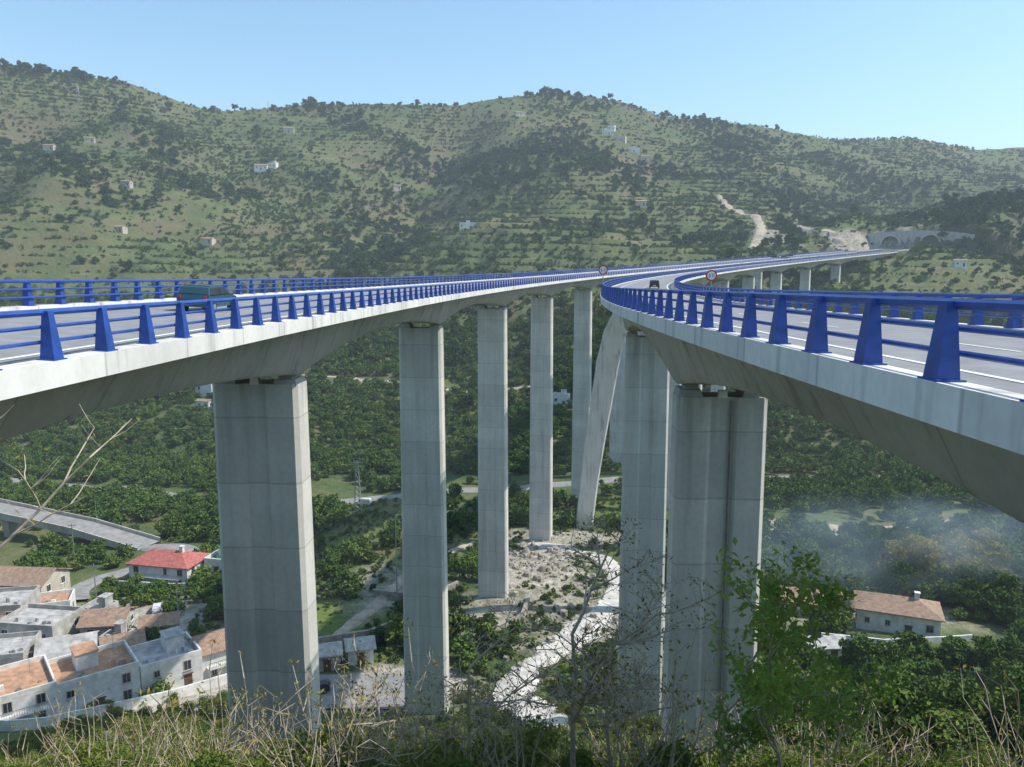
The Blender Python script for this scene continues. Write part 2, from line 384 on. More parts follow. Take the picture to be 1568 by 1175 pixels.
# ------------------------------------------------------------ viaducts
def near_pier(s):
    return min(abs(s-p) for p in PIERS+[-2.8,PIERS[-1]+SPAN])
SUP={'L':.062,'R':.012}
def viaduct(side):
    lc=0. if side=='L' else 30.; ref=6.2 if side=='L' else -6.2; sup=SUP[side]
    zf=zroad if side=='L' else zR
    def depth(s):
        t=min(1,near_pier(s)/(SPAN/2)); return 2.65+(1.65 if side=='L' else 2.05)*(1-t)**2
    root=empty('road_viaduct')
    def W(s,l,dz):
        x,y,th=F(s,lc+l); return (x,y,float(zf(s))-sup*(l-ref)+dz)
    half=[(0,0),(5.7,0),(5.7,.15),(6.2,.15),(6.2,-.50),(5.7,-.58),(3.75,-1.1)]
    S=np.arange(-44,S_END+.1,2.74); mb=MB()
    for k in range(len(S)-1):
        s0,s1=S[k],S[k+1]
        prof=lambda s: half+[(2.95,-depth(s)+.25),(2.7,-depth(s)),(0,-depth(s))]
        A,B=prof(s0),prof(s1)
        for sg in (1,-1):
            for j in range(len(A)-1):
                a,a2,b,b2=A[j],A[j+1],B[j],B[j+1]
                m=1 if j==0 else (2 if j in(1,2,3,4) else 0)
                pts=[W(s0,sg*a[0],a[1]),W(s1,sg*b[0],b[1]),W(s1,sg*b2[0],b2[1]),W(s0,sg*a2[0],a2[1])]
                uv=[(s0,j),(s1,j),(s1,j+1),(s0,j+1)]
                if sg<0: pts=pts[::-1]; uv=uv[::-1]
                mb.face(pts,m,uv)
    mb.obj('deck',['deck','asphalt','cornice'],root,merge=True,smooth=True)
    mk=MB()
    def line(l0,l1,sa,sb,st=2.74):
        ss=np.linspace(sa,sb,max(2,int((sb-sa)/st)+1))
        for a,b in zip(ss[:-1],ss[1:]): mk.face([W(a,l0,.012),W(a,l1,.012),W(b,l1,.012),W(b,l0,.012)])
    line(-4.1,-3.92,-44,S_END); line(4.3,4.48,-44,S_END)
    s=-40
    while s<S_END-6: line(.1,.24,s,s+4.5); s+=12
    mk.obj('lane_markings',['paint'],root)
    br=MB()
    for sg in (1,-1):
        s=-40.
        while s<S_END-1:
            b=[(s-.22,5.78),(s+.22,5.78),(s+.22,6.14),(s-.22,6.14)]; t=[(s-.115,5.86),(s+.115,5.86),(s+.115,6.02),(s-.115,6.02)]
            B=[W(a,sg*c,.15) for a,c in b]; Tt=[W(a,sg*c,1.36) for a,c in t]
            br.face(Tt)
            for i in range(4):
                j=(i+1)%4; br.face([B[i],B[j],Tt[j],Tt[i]])
            bp=[(s-.3,5.73),(s+.3,5.73),(s+.3,6.18),(s-.3,6.18)]
            b0=[W(a,sg*c,.15) for a,c in bp]; b1=[W(a,sg*c,.18) for a,c in bp]; br.face(b1)
            for i in range(4):
                j=(i+1)%4; br.face([b0[i],b0[j],b1[j],b1[i]])
            s+=2.6
        S2=np.arange(-42,S_END,3.9)
        for hgt,r,l in ((1.32,.085,5.84),(.95,.05,5.76),(.57,.05,5.72)):
            br.tube([W(a,sg*l,hgt) for a in S2],r,7)
    br.obj('crash_barrier',['blue'],root,merge=True,smooth=True)
    k=.94
    sec=[(-3,-.95),(-2.7,-1.25),(-1.0,-1.25),(-.72,-1.05),(.72,-1.05),(1.0,-1.25),(2.7,-1.25),(3,-.95)]
    sec=[(x*k,y) for x,y in sec]; sec=sec+[(-x,-y) for x,y in sec]
    for p in PIERS:
        x,y,th=F(p,lc); zt=float(zf(p))-sup*(0-ref)-depth(p)-.62
        zg=hz(x,y)-2.5; hh=zt-zg
        if hh<1.5: continue
        pb=MB(); ca,sa=math.cos(-th),math.sin(-th)
        def tr(u,v,z): return (x+u*ca-v*sa, y+u*sa+v*ca, z)
        lv=[0,.5]+list(np.arange(4.4,hh,4.4))+[hh]
        per=[0]
        for k in range(len(sec)): per.append(per[-1]+math.dist(sec[k],sec[(k+1)%len(sec)]))
        for a,b in zip(lv[:-1],lv[1:]):
            fa,fb=1+.0016*a,1+.0016*b
            for k in range(len(sec)):
                j=(k+1)%len(sec); c,d=sec[k],sec[j]
                pb.face([tr(c[0]*fb,c[1]*fb,zt-b),tr(d[0]*fb,d[1]*fb,zt-b),tr(d[0]*fa,d[1]*fa,zt-a),tr(c[0]*fa,c[1]*fa,zt-a)],0,
                        [(per[k],b+2.2),(per[k+1],b+2.2),(per[k+1],a+2.2),(per[k],a+2.2)])
        pb.face([tr(c[0],c[1],zt) for c in sec],0)
        for sx in (-1,1):
            dz=-sup*sx*2.0
            pb.box(sx*2.0-.78,sx*2.0+.78,-1.1,1.1,zt-.1,zt+.40+dz,0,.12,.12,tf=tr)
            pb.box(sx*1.9-.45,sx*1.9+.45,-.6,.6,zt+.36+dz,zt+.75+dz,0,tf=tr)
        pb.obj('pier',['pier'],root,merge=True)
        if p<60:
            db=MB(); db.box(-.30,.30,-1.1,-.7,zt-.05,zt+.42,0,.06,0,tf=tr)
            if side=='R': db.tube([tr(.53,-1.16,zt-.2),tr(.55,-1.24,zg)],.07,8,1)
            db.obj('drain_box',['white','stain'],root)
    return root
VL=viaduct('L'); VR=viaduct('R')
def strut():
    mb=MB()
    pts=[(39,219,-9.5),(34.5,222,-10.5),(31.2,225,-14),(29.2,227,-20),(27.6,229,-29),(26.2,230,-40),(24.6,231,-52),(23.2,231,-63),(22.1,231,-74),(21.4,231,-82)]
    wid=[1.6,2.1,2.7,3.2,3.3,3.1,2.9,2.7,2.6,2.6]
    P=np.array(pts); D=np.gradient(P,axis=0); rings=[]
    for k in range(len(P)):
        d=Vector(D[k]).normalized(); v=Vector((.12,1,0)); u=d.cross(v).normalized(); v=u.cross(d).normalized()
        w,e=wid[k],2.0; p=Vector(P[k]); c=.4
        rings.append([p+u*a+v*b for a,b in ((-w,-e+c),(-w+c,-e),(w-c,-e),(w,-e+c),(w,e-c),(w-c,e),(-w+c,e),(-w,e-c))])
    for k in range(len(rings)-1):
        for a in range(8):
            b=(a+1)%8; mb.face([rings[k][a],rings[k][b],rings[k+1][b],rings[k+1][a]],0,[(a,pts[k][2]),(a+1,pts[k][2]),(a+1,pts[k+1][2]),(a,pts[k+1][2])])
    mb.face(rings[0]); mb.face(rings[-1])
    return mb.obj('inclined_strut',['cornice'],VR,merge=True,smooth=True)
strut()
for lc in (0,30):
    mb=MB(); SS=np.linspace(S_END,S_PORT+6,26)
    for a,b in zip(SS[:-1],SS[1:]):
        mb.face([F(a,lc-6)[:2]+(zroad(a)+.02,),F(b,lc-6)[:2]+(zroad(b)+.02,),F(b,lc+6)[:2]+(zroad(b)+.02,),F(a,lc+6)[:2]+(zroad(a)+.02,)])
    mb.obj('approach_road',['asphalt'])
def portal():
    xc,yc,th=F(S_PORT,15); zb=zroad(S_PORT)-.4
    root=empty('tunnel_portal',(xc,yc,zb),-th+.12)
    mb=MB(); Hh=14.; Wd=46.
    def opening(x):
        for c in (-15,15):
            d=abs(x-c)
            if d<6.8: return 3.2+math.sqrt(max(0,6.8**2-d*d))
        return 0
    xsn=sorted(set(list(np.linspace(-Wd,Wd,47))+[c+6.8*math.sin(a) for c in(-15,15) for a in np.linspace(-math.pi/2,math.pi/2,17)]))
    for a,b in zip(xsn[:-1],xsn[1:]):
        if b-a<1e-4: continue
        m=(a+b)/2; inn=opening(m)>0
        oa=opening(a+1e-4) if inn else 0; ob=opening(b-1e-4) if inn else 0
        ta=Hh-4.5*abs(a/Wd)**2.; tb=Hh-4.5*abs(b/Wd)**2.
        mb.face([(a,0,oa-(0 if inn else 3)),(b,0,ob-(0 if inn else 3)),(b,0,tb),(a,0,ta)],0)
        mb.face([(a,1.2,ta),(b,1.2,tb),(b,0,tb),(a,0,ta)],0)
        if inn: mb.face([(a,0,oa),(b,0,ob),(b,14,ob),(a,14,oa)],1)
    for c in (-15,15):
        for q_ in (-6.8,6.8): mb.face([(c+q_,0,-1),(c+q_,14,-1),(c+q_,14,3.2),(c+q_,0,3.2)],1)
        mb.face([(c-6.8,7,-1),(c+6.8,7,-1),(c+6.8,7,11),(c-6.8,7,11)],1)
        A=np.linspace(0,math.pi,19)
        for a,b in zip(A[:-1],A[1:]):
            p=lambda r,t,y:(c+r*math.cos(t),y,3.2+r*math.sin(t))
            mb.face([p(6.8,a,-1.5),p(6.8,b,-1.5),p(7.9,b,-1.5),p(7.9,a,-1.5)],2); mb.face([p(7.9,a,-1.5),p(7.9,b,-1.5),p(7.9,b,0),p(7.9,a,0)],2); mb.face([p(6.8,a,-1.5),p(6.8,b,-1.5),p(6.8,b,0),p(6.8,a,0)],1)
    mb.obj('portal_wall',['grey','black','cream'],root)
portal()

# ------------------------------------------------------------ buildings
def house(name,x,y,rot,w,d,h,floors,roof,wall='white',rm='tile',zoff=0,nw=None,balc=False):
    z=hz(x,y)+zoff; root=empty(name,(x,y,z),math.radians(rot)); rr=random.Random(int(x*7+y*13))
    AVOID.append((np.array([[x,y]]),np.array([max(w,d)/2+1.2])))
    mb=MB(); mb.box(-w/2,w/2,-d/2,d/2,-4,h); mb.obj('walls',[wall],root)
    r=MB()
    if roof=='flat':
        t=.25; ph=.8
        r.box(-w/2+t,w/2-t,-d/2+t,d/2-t,h,h+.06,1)
        for q in ((-w/2-.02,w/2+.02,-d/2-.02,-d/2+t),(-w/2-.02,w/2+.02,d/2-t,d/2+.02),(-w/2-.02,-w/2+t,-d/2+t,d/2-t),(w/2-t,w/2+.02,-d/2+t,d/2-t)):
            r.box(*q,h-.01,h+ph,0)
        if rr.random()<.6:
            sx=rr.uniform(-.35,.15)*w
            r.box(sx,sx+min(3,w*.3),-d*.05,d*.35,h+.06,h+2.4,0); r.box(sx-.15,sx+min(3,w*.3)+.15,-d*.05-.15,d*.35+.15,h+2.4,h+2.55,1)
        for _ in range(5):
            a,b=rr.uniform(-w*.42,w*.38),rr.uniform(-d*.42,-d*.12); c=rr.uniform(.2,.8); r.box(a,a+c,b,b+c*.8,h+.06,h+.06+rr.uniform(.3,.9),rr.choice([0,1,2]),.03,.03)
        r.tube([(w*.3,d*.2,h),(w*.3,d*.2,h+3.2)],.03,5,2); r.tube([(w*.3-.6,d*.2,h+3.0),(w*.3+.6,d*.2,h+3.0)],.02,4,2)
        r.obj('roof_terrace',[wall,rm,'metal'],root)
    elif roof=='gable':
        o=.5; rh=d*.22
        A=[(-w/2-o,-d/2-o,h-.12),(w/2+o,-d/2-o,h-.12),(w/2+o,0,h+rh),(-w/2-o,0,h+rh)]
        B=[(w/2+o,d/2+o,h-.12),(-w/2-o,d/2+o,h-.12),(-w/2-o,0,h+rh),(w/2+o,0,h+rh)]
        r.face(A);r.face(B)
        up=lambda L:[(a,b,c+.22) for a,b,c in L]
        r.face(up(A));r.face(up(B)); r.face([A[0],A[1],up(A)[1],up(A)[0]]); r.face([B[0],B[1],up(B)[1],up(B)[0]])
        for q in (A,B):
            u=up(q); r.face([q[1],q[2],u[2],u[1]]); r.face([q[0],q[3],u[3],u[0]])
        r.obj('roof',[rm],root)
        g=MB(); g.face([(-w/2+.002,-d/2,h),(-w/2+.002,d/2,h),(-w/2+.002,0,h+rh)]); g.face([(w/2-.002,-d/2,h),(w/2-.002,d/2,h),(w/2-.002,0,h+rh)]); g.obj('gable_ends',[wall],root)
    else:
        o=.6; rh=min(w,d)*.24; k=max(0,(w-d)/2); kk=max(0,(d-w)/2)
        c=[(-w/2-o,-d/2-o,h),(w/2+o,-d/2-o,h),(w/2+o,d/2+o,h),(-w/2-o,d/2+o,h)]; c2=[(a,b,z2+.2) for a,b,z2 in c]
        p,q_=((-k,-kk,h+rh+.2),(k,kk,h+rh+.2))
        r.face(c[::-1])
        for a in range(4): r.face([c[a],c[(a+1)%4],c2[(a+1)%4],c2[a]])
        if k>0: r.face([c2[0],c2[1],q_,p]);r.face([c2[1],c2[2],q_]);r.face([c2[2],c2[3],p,q_]);r.face([c2[3],c2[0],p])
        else: r.face([c2[0],c2[1],p]);r.face([c2[1],c2[2],q_,p]);r.face([c2[2],c2[3],q_]);r.face([c2[3],c2[0],p,q_])
        r.obj('roof',[rm],root)
        ch=MB(); ch.box(w*.2,w*.2+.8,-.4,.4,h+.3,h+rh+1.2); ch.box(w*.2-.1,w*.2+.9,-.5,.5,h+rh+1.2,h+rh+1.35); ch.obj('chimney',[wall],root)
    wn=MB(); fh=h/floors
    for fl in range(floors):
        zc=fl*fh+fh*.55
        for sd in range(4):
            L=w if sd%2==0 else d; n=nw or max(1,int(L/3.4))
            for k in range(n):
                u=-L/2+L*(k+.5)/n
                if fl==0 and sd==0 and k==n//2: continue
                if rr.random()<.2: continue
                ww,wh=rr.choice([.35,.5,.55]),rr.choice([.45,.65,.7])
                def tf(a,b,c,sd=sd):
                    off=(d/2 if sd%2==0 else w/2)
                    p={0:(a,-off-b),1:(off+b,a),2:(-a,off+b),3:(-off-b,-a)}[sd]; return (p[0],p[1],c)
                wn.box(u-ww-.12,u+ww+.12,-.01,.05,zc-wh-.12,zc+wh+.12,1,tf=tf)
                wn.box(u-ww,u-.04,.0,.07,zc-wh,zc+wh,0,tf=tf); wn.box(u+.04,u+ww,.0,.07,zc-wh,zc+wh,0,tf=tf)
                wn.box(u-ww-.2,u+ww+.2,.0,.16,zc-wh-.2,zc-wh-.12,1,tf=tf)
    wn.obj('windows',['glass','grey' if wall=='white' else 'white'],root)
    dr=MB(); n=nw or max(1,int(w/3.4)); u=-w/2+w*(n//2+.5)/n
    dr.box(u-.6,u+.6,-d/2-.06,-d/2+.02,0,2.2); dr.box(u-.75,u+.75,-d/2-.3,-d/2+.02,2.25,2.38); dr.obj('door',['wood'],root)
    if balc:
        bl=MB(); bl.box(-w*.4,w*.4,-d/2-1.3,-d/2,fh,fh+.15)
        for k in range(int(w*.8/.3)+1): bl.box(-w*.4+k*.3,-w*.4+k*.3+.04,-d/2-1.28,-d/2-1.24,fh+.15,fh+1.1,1)
        bl.box(-w*.4,w*.4,-d/2-1.3,-d/2-1.22,fh+1.1,fh+1.17,1); bl.obj('balcony',[wall,'metal'],root)
    return root
for a in ((-72,105,38,12,10,4.6,2,'flat','white','terracotta',0,None,True),(-63,112,38,11,9,5.4,2,'flat','white','terracotta'),(-55,118.5,38,9,8,4.8,2,'flat','white','greyroof'),(-48.5,124,38,8,7,4.6,2,'gable','white','tile',0,None,True)):
    house('terraced_house',*a)
for a in ((-83,121,12,10,8,4.6,2,'flat','grey','greyroof'),(-73,123,25,8,7,4.2,1,'gable','white','greyroof'),(-66,127,30,6,6,3.2,1,'gable','grey','tile'),(-84,134,-8,11,8,5.2,2,'flat','grey','greyroof'),(-73,136,8,7,7,4.5,2,'gable','grey','tile'),
          (-64,137,18,6,5,3.2,1,'gable','cream','tile'),(-97,142,10,12,9,5.4,2,'flat','grey','greyroof'),(-94,119,10,9,9,5.6,2,'flat','white','greyroof'),(-100,156,-5,13,9,5.5,2,'gable','cream','tile'),(-90,148,20,7,6,3.4,1,'flat','white','terracotta'),(-79,144,-15,5,5,3,1,'flat','grey','greyroof'),
          (-86,128,3,5,4,3,1,'gable','grey','greyroof'),(-79,129,20,4,4,2.6,1,'gable','white','greyroof'),(-69,131,-10,4,4,2.6,1,'flat','grey','greyroof'),(-78,114,30,5,4,3,1,'gable','grey','greyroof'),(-92,136,5,6,5,3.8,1,'gable','grey','tile'),(-108,149,5,8,7,5,2,'gable','grey','tile')):
    house('village_house',*a)
house('red_roofed_villa',-80,178,-12,15,9,5.0,2,'hip','white','redtile',balc=True)
house('white_cottage',-68,180,-12,6,7,3.4,1,'flat','white','green')
house('farmhouse',73,143,-22,14,8,4.2,1,'hip','white','tile')
house('farmhouse',61,153,-15,12,7,3.2,1,'gable','white','tile')
house('storage_shed',-31,125,15,4.2,4,3,1,'gable','grey','greyroof',nw=1)
house('storage_shed',-26,128,15,4.2,4,3,1,'gable','white','greyroof',nw=1)
house('storage_shed',52,128,5,9,4,2.6,1,'gable','white','greyroof',nw=2)
for x,y,w,h,rf,wl in ((-155,398,9,6,'flat','white'),(-148,378,7,3.5,'gable','white'),(-260,850,13,5,'gable','white'),(-249,856,9,4,'flat','white'),(-37,690,15,4.5,'flat','white'),(120,1035,14,6,'flat','white'),(134,1018,14,5,'flat','cream'),(148,1000,13,5,'flat','white'),(127,1052,9,5,'flat','white'),(160,985,11,4,'gable','cream'),
    (24,385,8,5,'flat','white'),(-240,640,10,3.6,'gable','cream'),(-430,765,10,4,'gable','cream'),(-405,790,9,4,'gable','cream'),(-300,620,10,3.6,'gable','cream'),(-330,700,9,3.6,'gable','grey'),(-265,980,12,5,'gable','cream'),(10,1075,13,4,'gable','cream'),(120,760,10,4,'gable','cream'),(300,540,8,4,'gable','white'),(-120,850,8,4,'gable','cream')):
    house('hillside_farmhouse',x,y,random.uniform(-25,25),w,w*.5,h,1 if h<6 else 2,rf,wl,'tile' if rf=='gable' else 'greyroof')
def wall(name,pts,hgt,t,mat,base=-1.5):
    mb=MB()
    for (x0,y0),(x1,y1) in zip(pts[:-1],pts[1:]):
        L=math.hypot(x1-x0,y1-y0); n=max(1,int(L/2)); ux,uy=(x1-x0)/L,(y1-y0)/L; px,py=-uy*t/2,ux*t/2
        for k in range(n):
            a=(x0+ux*L*k/n,y0+uy*L*k/n); b=(x0+ux*L*(k+1)/n,y0+uy*L*(k+1)/n); za,zb=hz(*a),hz(*b)
            c=[(a[0]-px,a[1]-py),(b[0]-px,b[1]-py),(b[0]+px,b[1]+py),(a[0]+px,a[1]+py)]
            zz=[za,zb,zb,za]; B=[(p[0],p[1],z+base) for p,z in zip(c,zz)]; T=[(p[0],p[1],z+hgt) for p,z in zip(c,zz)]
            mb.face(T)
            for i in range(4): mb.face([B[i],B[(i+1)%4],T[(i+1)%4],T[i]])
    return mb.obj(name,[mat],merge=True)
wall('stone_retaining_wall',[(-46,133),(-36,131),(-26,137),(-19,146)],2.4,.6,'stone')
wall('stone_retaining_wall',[(-30,163),(-20,160),(-12,168)],1.6,.6,'stone')
wall('stone_retaining_wall',[(-8,132),(2,146),(4,160)],1.6,.6,'stone')
wall('whitewashed_wall',[(-78,100),(-66,97),(-55,108),(-44,119)],1.6,.3,'white')
wall('whitewashed_wall',[(-60,176),(-72,169),(-90,171)],1.3,.3,'white')
wall('whitewashed_wall',[(56,136),(66,133),(84,137)],1.2,.3,'white')

# ------------------------------------------------------------ vehicles, signs, poles
def car(name,x,y,z,rz,paint,van=False,roll=0):
    root=empty(name,(x,y,z),rz); root.rotation_euler=(0,roll,rz)
    w=.86 if not van else .98
    if van: prof=[(-2.6,.35),(-2.62,1.0),(-2.55,2.1),(-2.3,2.25),(1.0,2.25),(1.7,1.35),(2.5,1.1),(2.6,.7),(2.55,.35)]
    else: prof=[(-2.05,.32),(-2.1,.75),(-2.0,.98),(-1.75,1.38),(-1.4,1.47),(.1,1.46),(.45,1.38),(1.05,.98),(1.85,.82),(2.1,.62),(2.08,.32)]
    b=MB(); belt=.95 if not van else 1.3
    def hw(zz): return w if zz<=belt else w-(zz-belt)*.28
    for (y0,z0),(y1,z1) in zip(prof,prof[1:]+prof[:1]):
        b.face([(-hw(z0),y0,z0),(hw(z0),y0,z0),(hw(z1),y1,z1),(-hw(z1),y1,z1)])
    for s in (-1,1):
        b.face([(s*w,p[0],min(p[1],belt)) for p in prof])
        top=[p for p in prof if p[1]>=belt-.02]
        if len(top)>2: b.face([(s*hw(p[1]),p[0],p[1]) for p in top])
    b.obj('body',[paint],root)
    g=MB()
    if van:
        g.face([(-.8,1.08,2.18),(.8,1.08,2.18),(.85,1.68,1.42),(-.85,1.68,1.42)])
        for s in (-1,1): g.face([(s*.97,.3,1.4),(s*.97,1.4,1.4),(s*.79,.95,2.05),(s*.79,.3,2.05)])
    else:
        g.face([(-.72,.17,1.465),(.72,.17,1.465),(.8,1.0,1.045),(-.8,1.0,1.045)]); g.face([(-.72,-1.5,1.475),(.72,-1.5,1.475),(.8,-1.99,1.03),(-.8,-1.99,1.03)])
        for s in (-1,1):
            for ya,yb,yc,yd in ((-.45,.82,.3,-.45),(-1.75,-.53,-.53,-1.5)):
                g.face([(s*.865,ya,1.0),(s*.865,yb,1.0),(s*.765,yc,1.37),(s*.765,yd,1.37)])
    g.obj('windows',['glass'],root)
    wh=MB()
    for yy in ((-1.3,1.3) if not van else (-1.6,1.6)):
        for s in (-1,1): wh.tube([(s*(w-.2),yy,.32),(s*(w+.03),yy,.32)],.32,16,0); wh.tube([(s*(w+.02),yy,.32),(s*(w+.05),yy,.32)],.19,12,1)
    wh.obj('wheels',['rubber','metal'],root)
    l=MB()
    for s in (-1,1):
        l.box(s*.62-.16,s*.62+.16,prof[-2][0]-.06,prof[-2][0]+.03,.58,.74,1); l.box(s*.70-.08,s*.70+.08,prof[1][0]-.04,prof[1][0]+.02,.78,.93,0)
    l.box(-.26,.26,prof[1][0]-.03,prof[1][0]+.02,.5,.62,1)
    l.obj('lights_and_plate',['red','paint'],root); return root
x,y,th=F(45,-.2); car('hatchback_car',x,y,zroad(45)+.062*6.4,-th,'carpaint',roll=.06)
x,y,th=F(150,32); car('dark_car',x,y,float(zR(150))-.012*8,-th,'darkcar')
car('parked_van',-50,259,hz(-50,259)+.2,math.radians(80),'whitecar',True)
car('parked_car',-70,149,hz(-70,149)+.2,math.radians(20),'whitecar')
car('parked_car',-30,114,hz(-30,114)+.35,math.radians(100),'darkcar')
def sign(s,lat,hgt,dia):
    x,y,th=F(s,lat); z=float(zR(s))-.012*(lat-23.8)+.1; root=empty('speed_limit_sign',(x,y,z),-th)
    p=MB(); p.tube([(0,.05,0),(0,.05,hgt+dia/2)],.05,8); p.obj('pole',['metal'],root)
    def disc(r,yy,m):
        d=MB(); A=[2*math.pi*k/32 for k in range(32)]
        d.face([(r*math.cos(a),yy,hgt+r*math.sin(a)) for a in A],0); d.obj(m[1],[m[0]],root)
    disc(dia/2,0,('red','red_ring')); disc(dia/2*.74,-.006,('paint','white_face')); disc(dia/2,.012,('metal','back'))
    b=MB(); ox=-.16*dia
    for zz in (-.11,.11): b.tube([(ox+.07*math.cos(a),-.014,hgt+zz+.09*math.sin(a)) for a in np.linspace(0,2*math.pi,11)],.022,4)
    b.tube([(-ox+.08*math.cos(a),-.014,hgt+.2*math.sin(a)) for a in np.linspace(0,2*math.pi,13)],.022,4)
    b.obj('numerals',['rubber'],root)
sign(101,24.1,3.0,1.15); sign(93,36.0,2.5,1.25)
def pole(x,y,h,name='utility_pole'):
    z=hz(x,y); root=empty(name,(x,y,z)); m=MB(); m.tube([(0,0,-1),(0,0,h)],[.16,.09],8)
    m.box(-1,1,-.06,.06,h-.6,h-.48)
    for k in (-.9,0,.9): m.tube([(k,0,h-.48),(k,0,h-.2)],.06,6)
    m.obj('shaft',['metal'],root)
def lamp(x,y,h=8):
    z=hz(x,y); root=empty('street_lamp',(x,y,z)); m=MB(); m.tube([(0,0,-1),(0,0,h),(.3,0,h+.5),(1.4,0,h+.7)],[.1,.06,.05,.05],8); m.box(1.2,2.0,-.14,.14,h+.62,h+.78); m.obj('post',['metal'],root)
def pylon(x,y,h,w=1.2):
    z=hz(x,y); root=empty('lattice_pylon',(x,y,z)); m=MB()
    cs=[(-1,-1),(1,-1),(1,1),(-1,1)]; n=int(h/1.6); W_=lambda k:w*(1-.75*k/n)
    for k in range(n):
        z0,z1=h*k/n,h*(k+1)/n; a,b=W_(k),W_(k+1)
        for i in range(4):
            c,d=cs[i],cs[(i+1)%4]
            m.tube([(c[0]*a,c[1]*a,z0),(c[0]*b,c[1]*b,z1)],.07,4,cap=False); m.tube([(c[0]*a,c[1]*a,z0),(d[0]*b,d[1]*b,z1)],.045,4,cap=False)
    m.box(-2,2,-.08,.08,h-.8,h-.65); m.box(-1.5,1.5,-.08,.08,h-2.2,h-2.05); m.obj('lattice',['metal'],root)
pylon(-50,250,17); pole(-24,158,19); pole(-112,195,9); lamp(-118,218,12); pole(-130,300,9)
pylon(-460,880,22,1.6); pylon(-390,905,20,1.6); pylon(-300,1020,20,1.6); pole(-62,140,8); pole(-88,160,8); lamp(88,205); pole(50,1130,12)

# ------------------------------------------------------------ vegetation prototypes
def leaves(C,size,r,asp=.55):
    n=len(C); nr=r.normal(size=(n,3)); nr[:,2]=np.abs(nr[:,2])+.2; nr/=np.linalg.norm(nr,axis=1,keepdims=True)
    t=np.cross(nr,r.normal(size=(n,3))); t/=np.linalg.norm(t,axis=1,keepdims=True)+1e-9; b=np.cross(nr,t)
    s=(size*(.6+.8*r.random(n)))[:,None]
    V=np.stack([C-t*s*.5, C+b*s*asp*.5+nr*s*.08, C+t*s*.5, C-b*s*asp*.5+nr*s*.08],1)
    return V.reshape(-1,3), np.arange(4*n).reshape(n,4), np.repeat(r.random(n),4)
def build_proto(name,trunkmb,C,size,r,leafm,bark='bark',asp=.55,extra_tint=None):
    V,Fc,T=leaves(C,size,r,asp)
    if extra_tint is not None: T=np.clip(T*.5+np.repeat(extra_tint,4)*.5,0,1)
    n0=len(trunkmb.v); verts=list(trunkmb.v)+[tuple(v) for v in V]; faces=list(trunkmb.f)+[tuple(f+n0) for f in Fc]
    me=bpy.data.meshes.new(name); me.from_pydata(verts,[],faces); me.materials.append(M[bark]); me.materials.append(M[leafm])
    me.polygons.foreach_set('material_index',[0]*len(trunkmb.f)+[1]*len(Fc))
    a=me.attributes.new('tint','FLOAT','POINT'); a.data.foreach_set('value',np.concatenate([np.zeros(n0),T]).astype(np.float32))
    me.update(); return bpy.data.objects.new(name,me)
def lumps(r,K,rx,rz,zc,lr,n):
    th=r.random(K)*2*np.pi; cz=r.uniform(-.75,1,K); rr=np.sqrt(np.clip(1-cz**2,0,1))*r.uniform(.5,1,K)
    L=np.stack([np.cos(th)*rr*rx*.72,np.sin(th)*rr*rx*.72,zc+cz*rz*.68],-1); LR=lr*r.uniform(.6,1.25,K)
    k=r.integers(0,K,n); d=r.normal(size=(n,3)); d/=np.linalg.norm(d,axis=1,keepdims=True)
    C=L[k]+d*(LR[k]*r.random(n)**.35)[:,None]*np.array([1,1,.8])
    lt=r.random(K)[k]; return C,lt,L
def tree_proto(name,seed,n,leaf,leafm,K=11,rx=.42,rz=.36,zc=.62,lr=.19,bark='bark'):
    r=np.random.default_rng(seed); C,lt,L=lumps(r,K,rx,rz,zc,lr,n); C[:,2]=np.maximum(C[:,2],.04)
    t=MB(); t.tube([(0,0,-.08),(.01,.01,.2),(.0,.02,.42)],[.035,.026,.018],6)
    for l in L[:7]: t.tube([(0,.01,.25+.1*r.random()),tuple((np.array([0,0,.35])+l)/2+r.normal(size=3)*.02),tuple(l)],[.016,.010,.004],4,cap=False)
    return build_proto(name,t,C,leaf,r,leafm,bark,extra_tint=lt)
def shrub_proto(name,seed,n,leaf,leafm,K=9,bark='bark',rx=.62,lr=.26):
    r=np.random.default_rng(seed); C,lt,L=lumps(r,K,rx,.42,.40,lr,n); C[:,2]=np.maximum(C[:,2],.0+r.random(n)*.1)
    t=MB()
    for l in L: t.tube([(0,0,-.1),tuple(l*.5+r.normal(size=3)*.03),tuple(l*1.15)],[.018,.012,.004],4,cap=False)
    return build_proto(name,t,C,leaf,r,leafm,bark,extra_tint=lt)
def grass_proto(name,seed,n=200):
    r=np.random.default_rng(seed); V=[];Fc=[]
    for k in range(n):
        a=r.random()*6.28; rad=.45*r.random()**.5; b=np.array([math.cos(a)*rad,math.sin(a)*rad,-.05]); h=.3+.4*r.random()
        ln=r.normal(size=2)*.25; w=np.array([math.cos(a*3),math.sin(a*3),0])*.014; p1=b+np.array([ln[0]*.4,ln[1]*.4,h*.6]); p2=b+np.array([ln[0],ln[1],h])
        i=len(V); V+=[b-w,b+w,p1+w*.7,p1-w*.7,p2]; Fc+=[(i,i+1,i+2,i+3),(i+3,i+2,i+4)]
    me=bpy.data.meshes.new(name); me.from_pydata([tuple(v) for v in V],[],Fc); me.materials.append(M['leaf_dry'])
    a=me.attributes.new('tint','FLOAT','POINT'); a.data.foreach_set('value',np.repeat(r.random(n),5).astype(np.float32)); me.update()
    return bpy.data.objects.new(name,me)
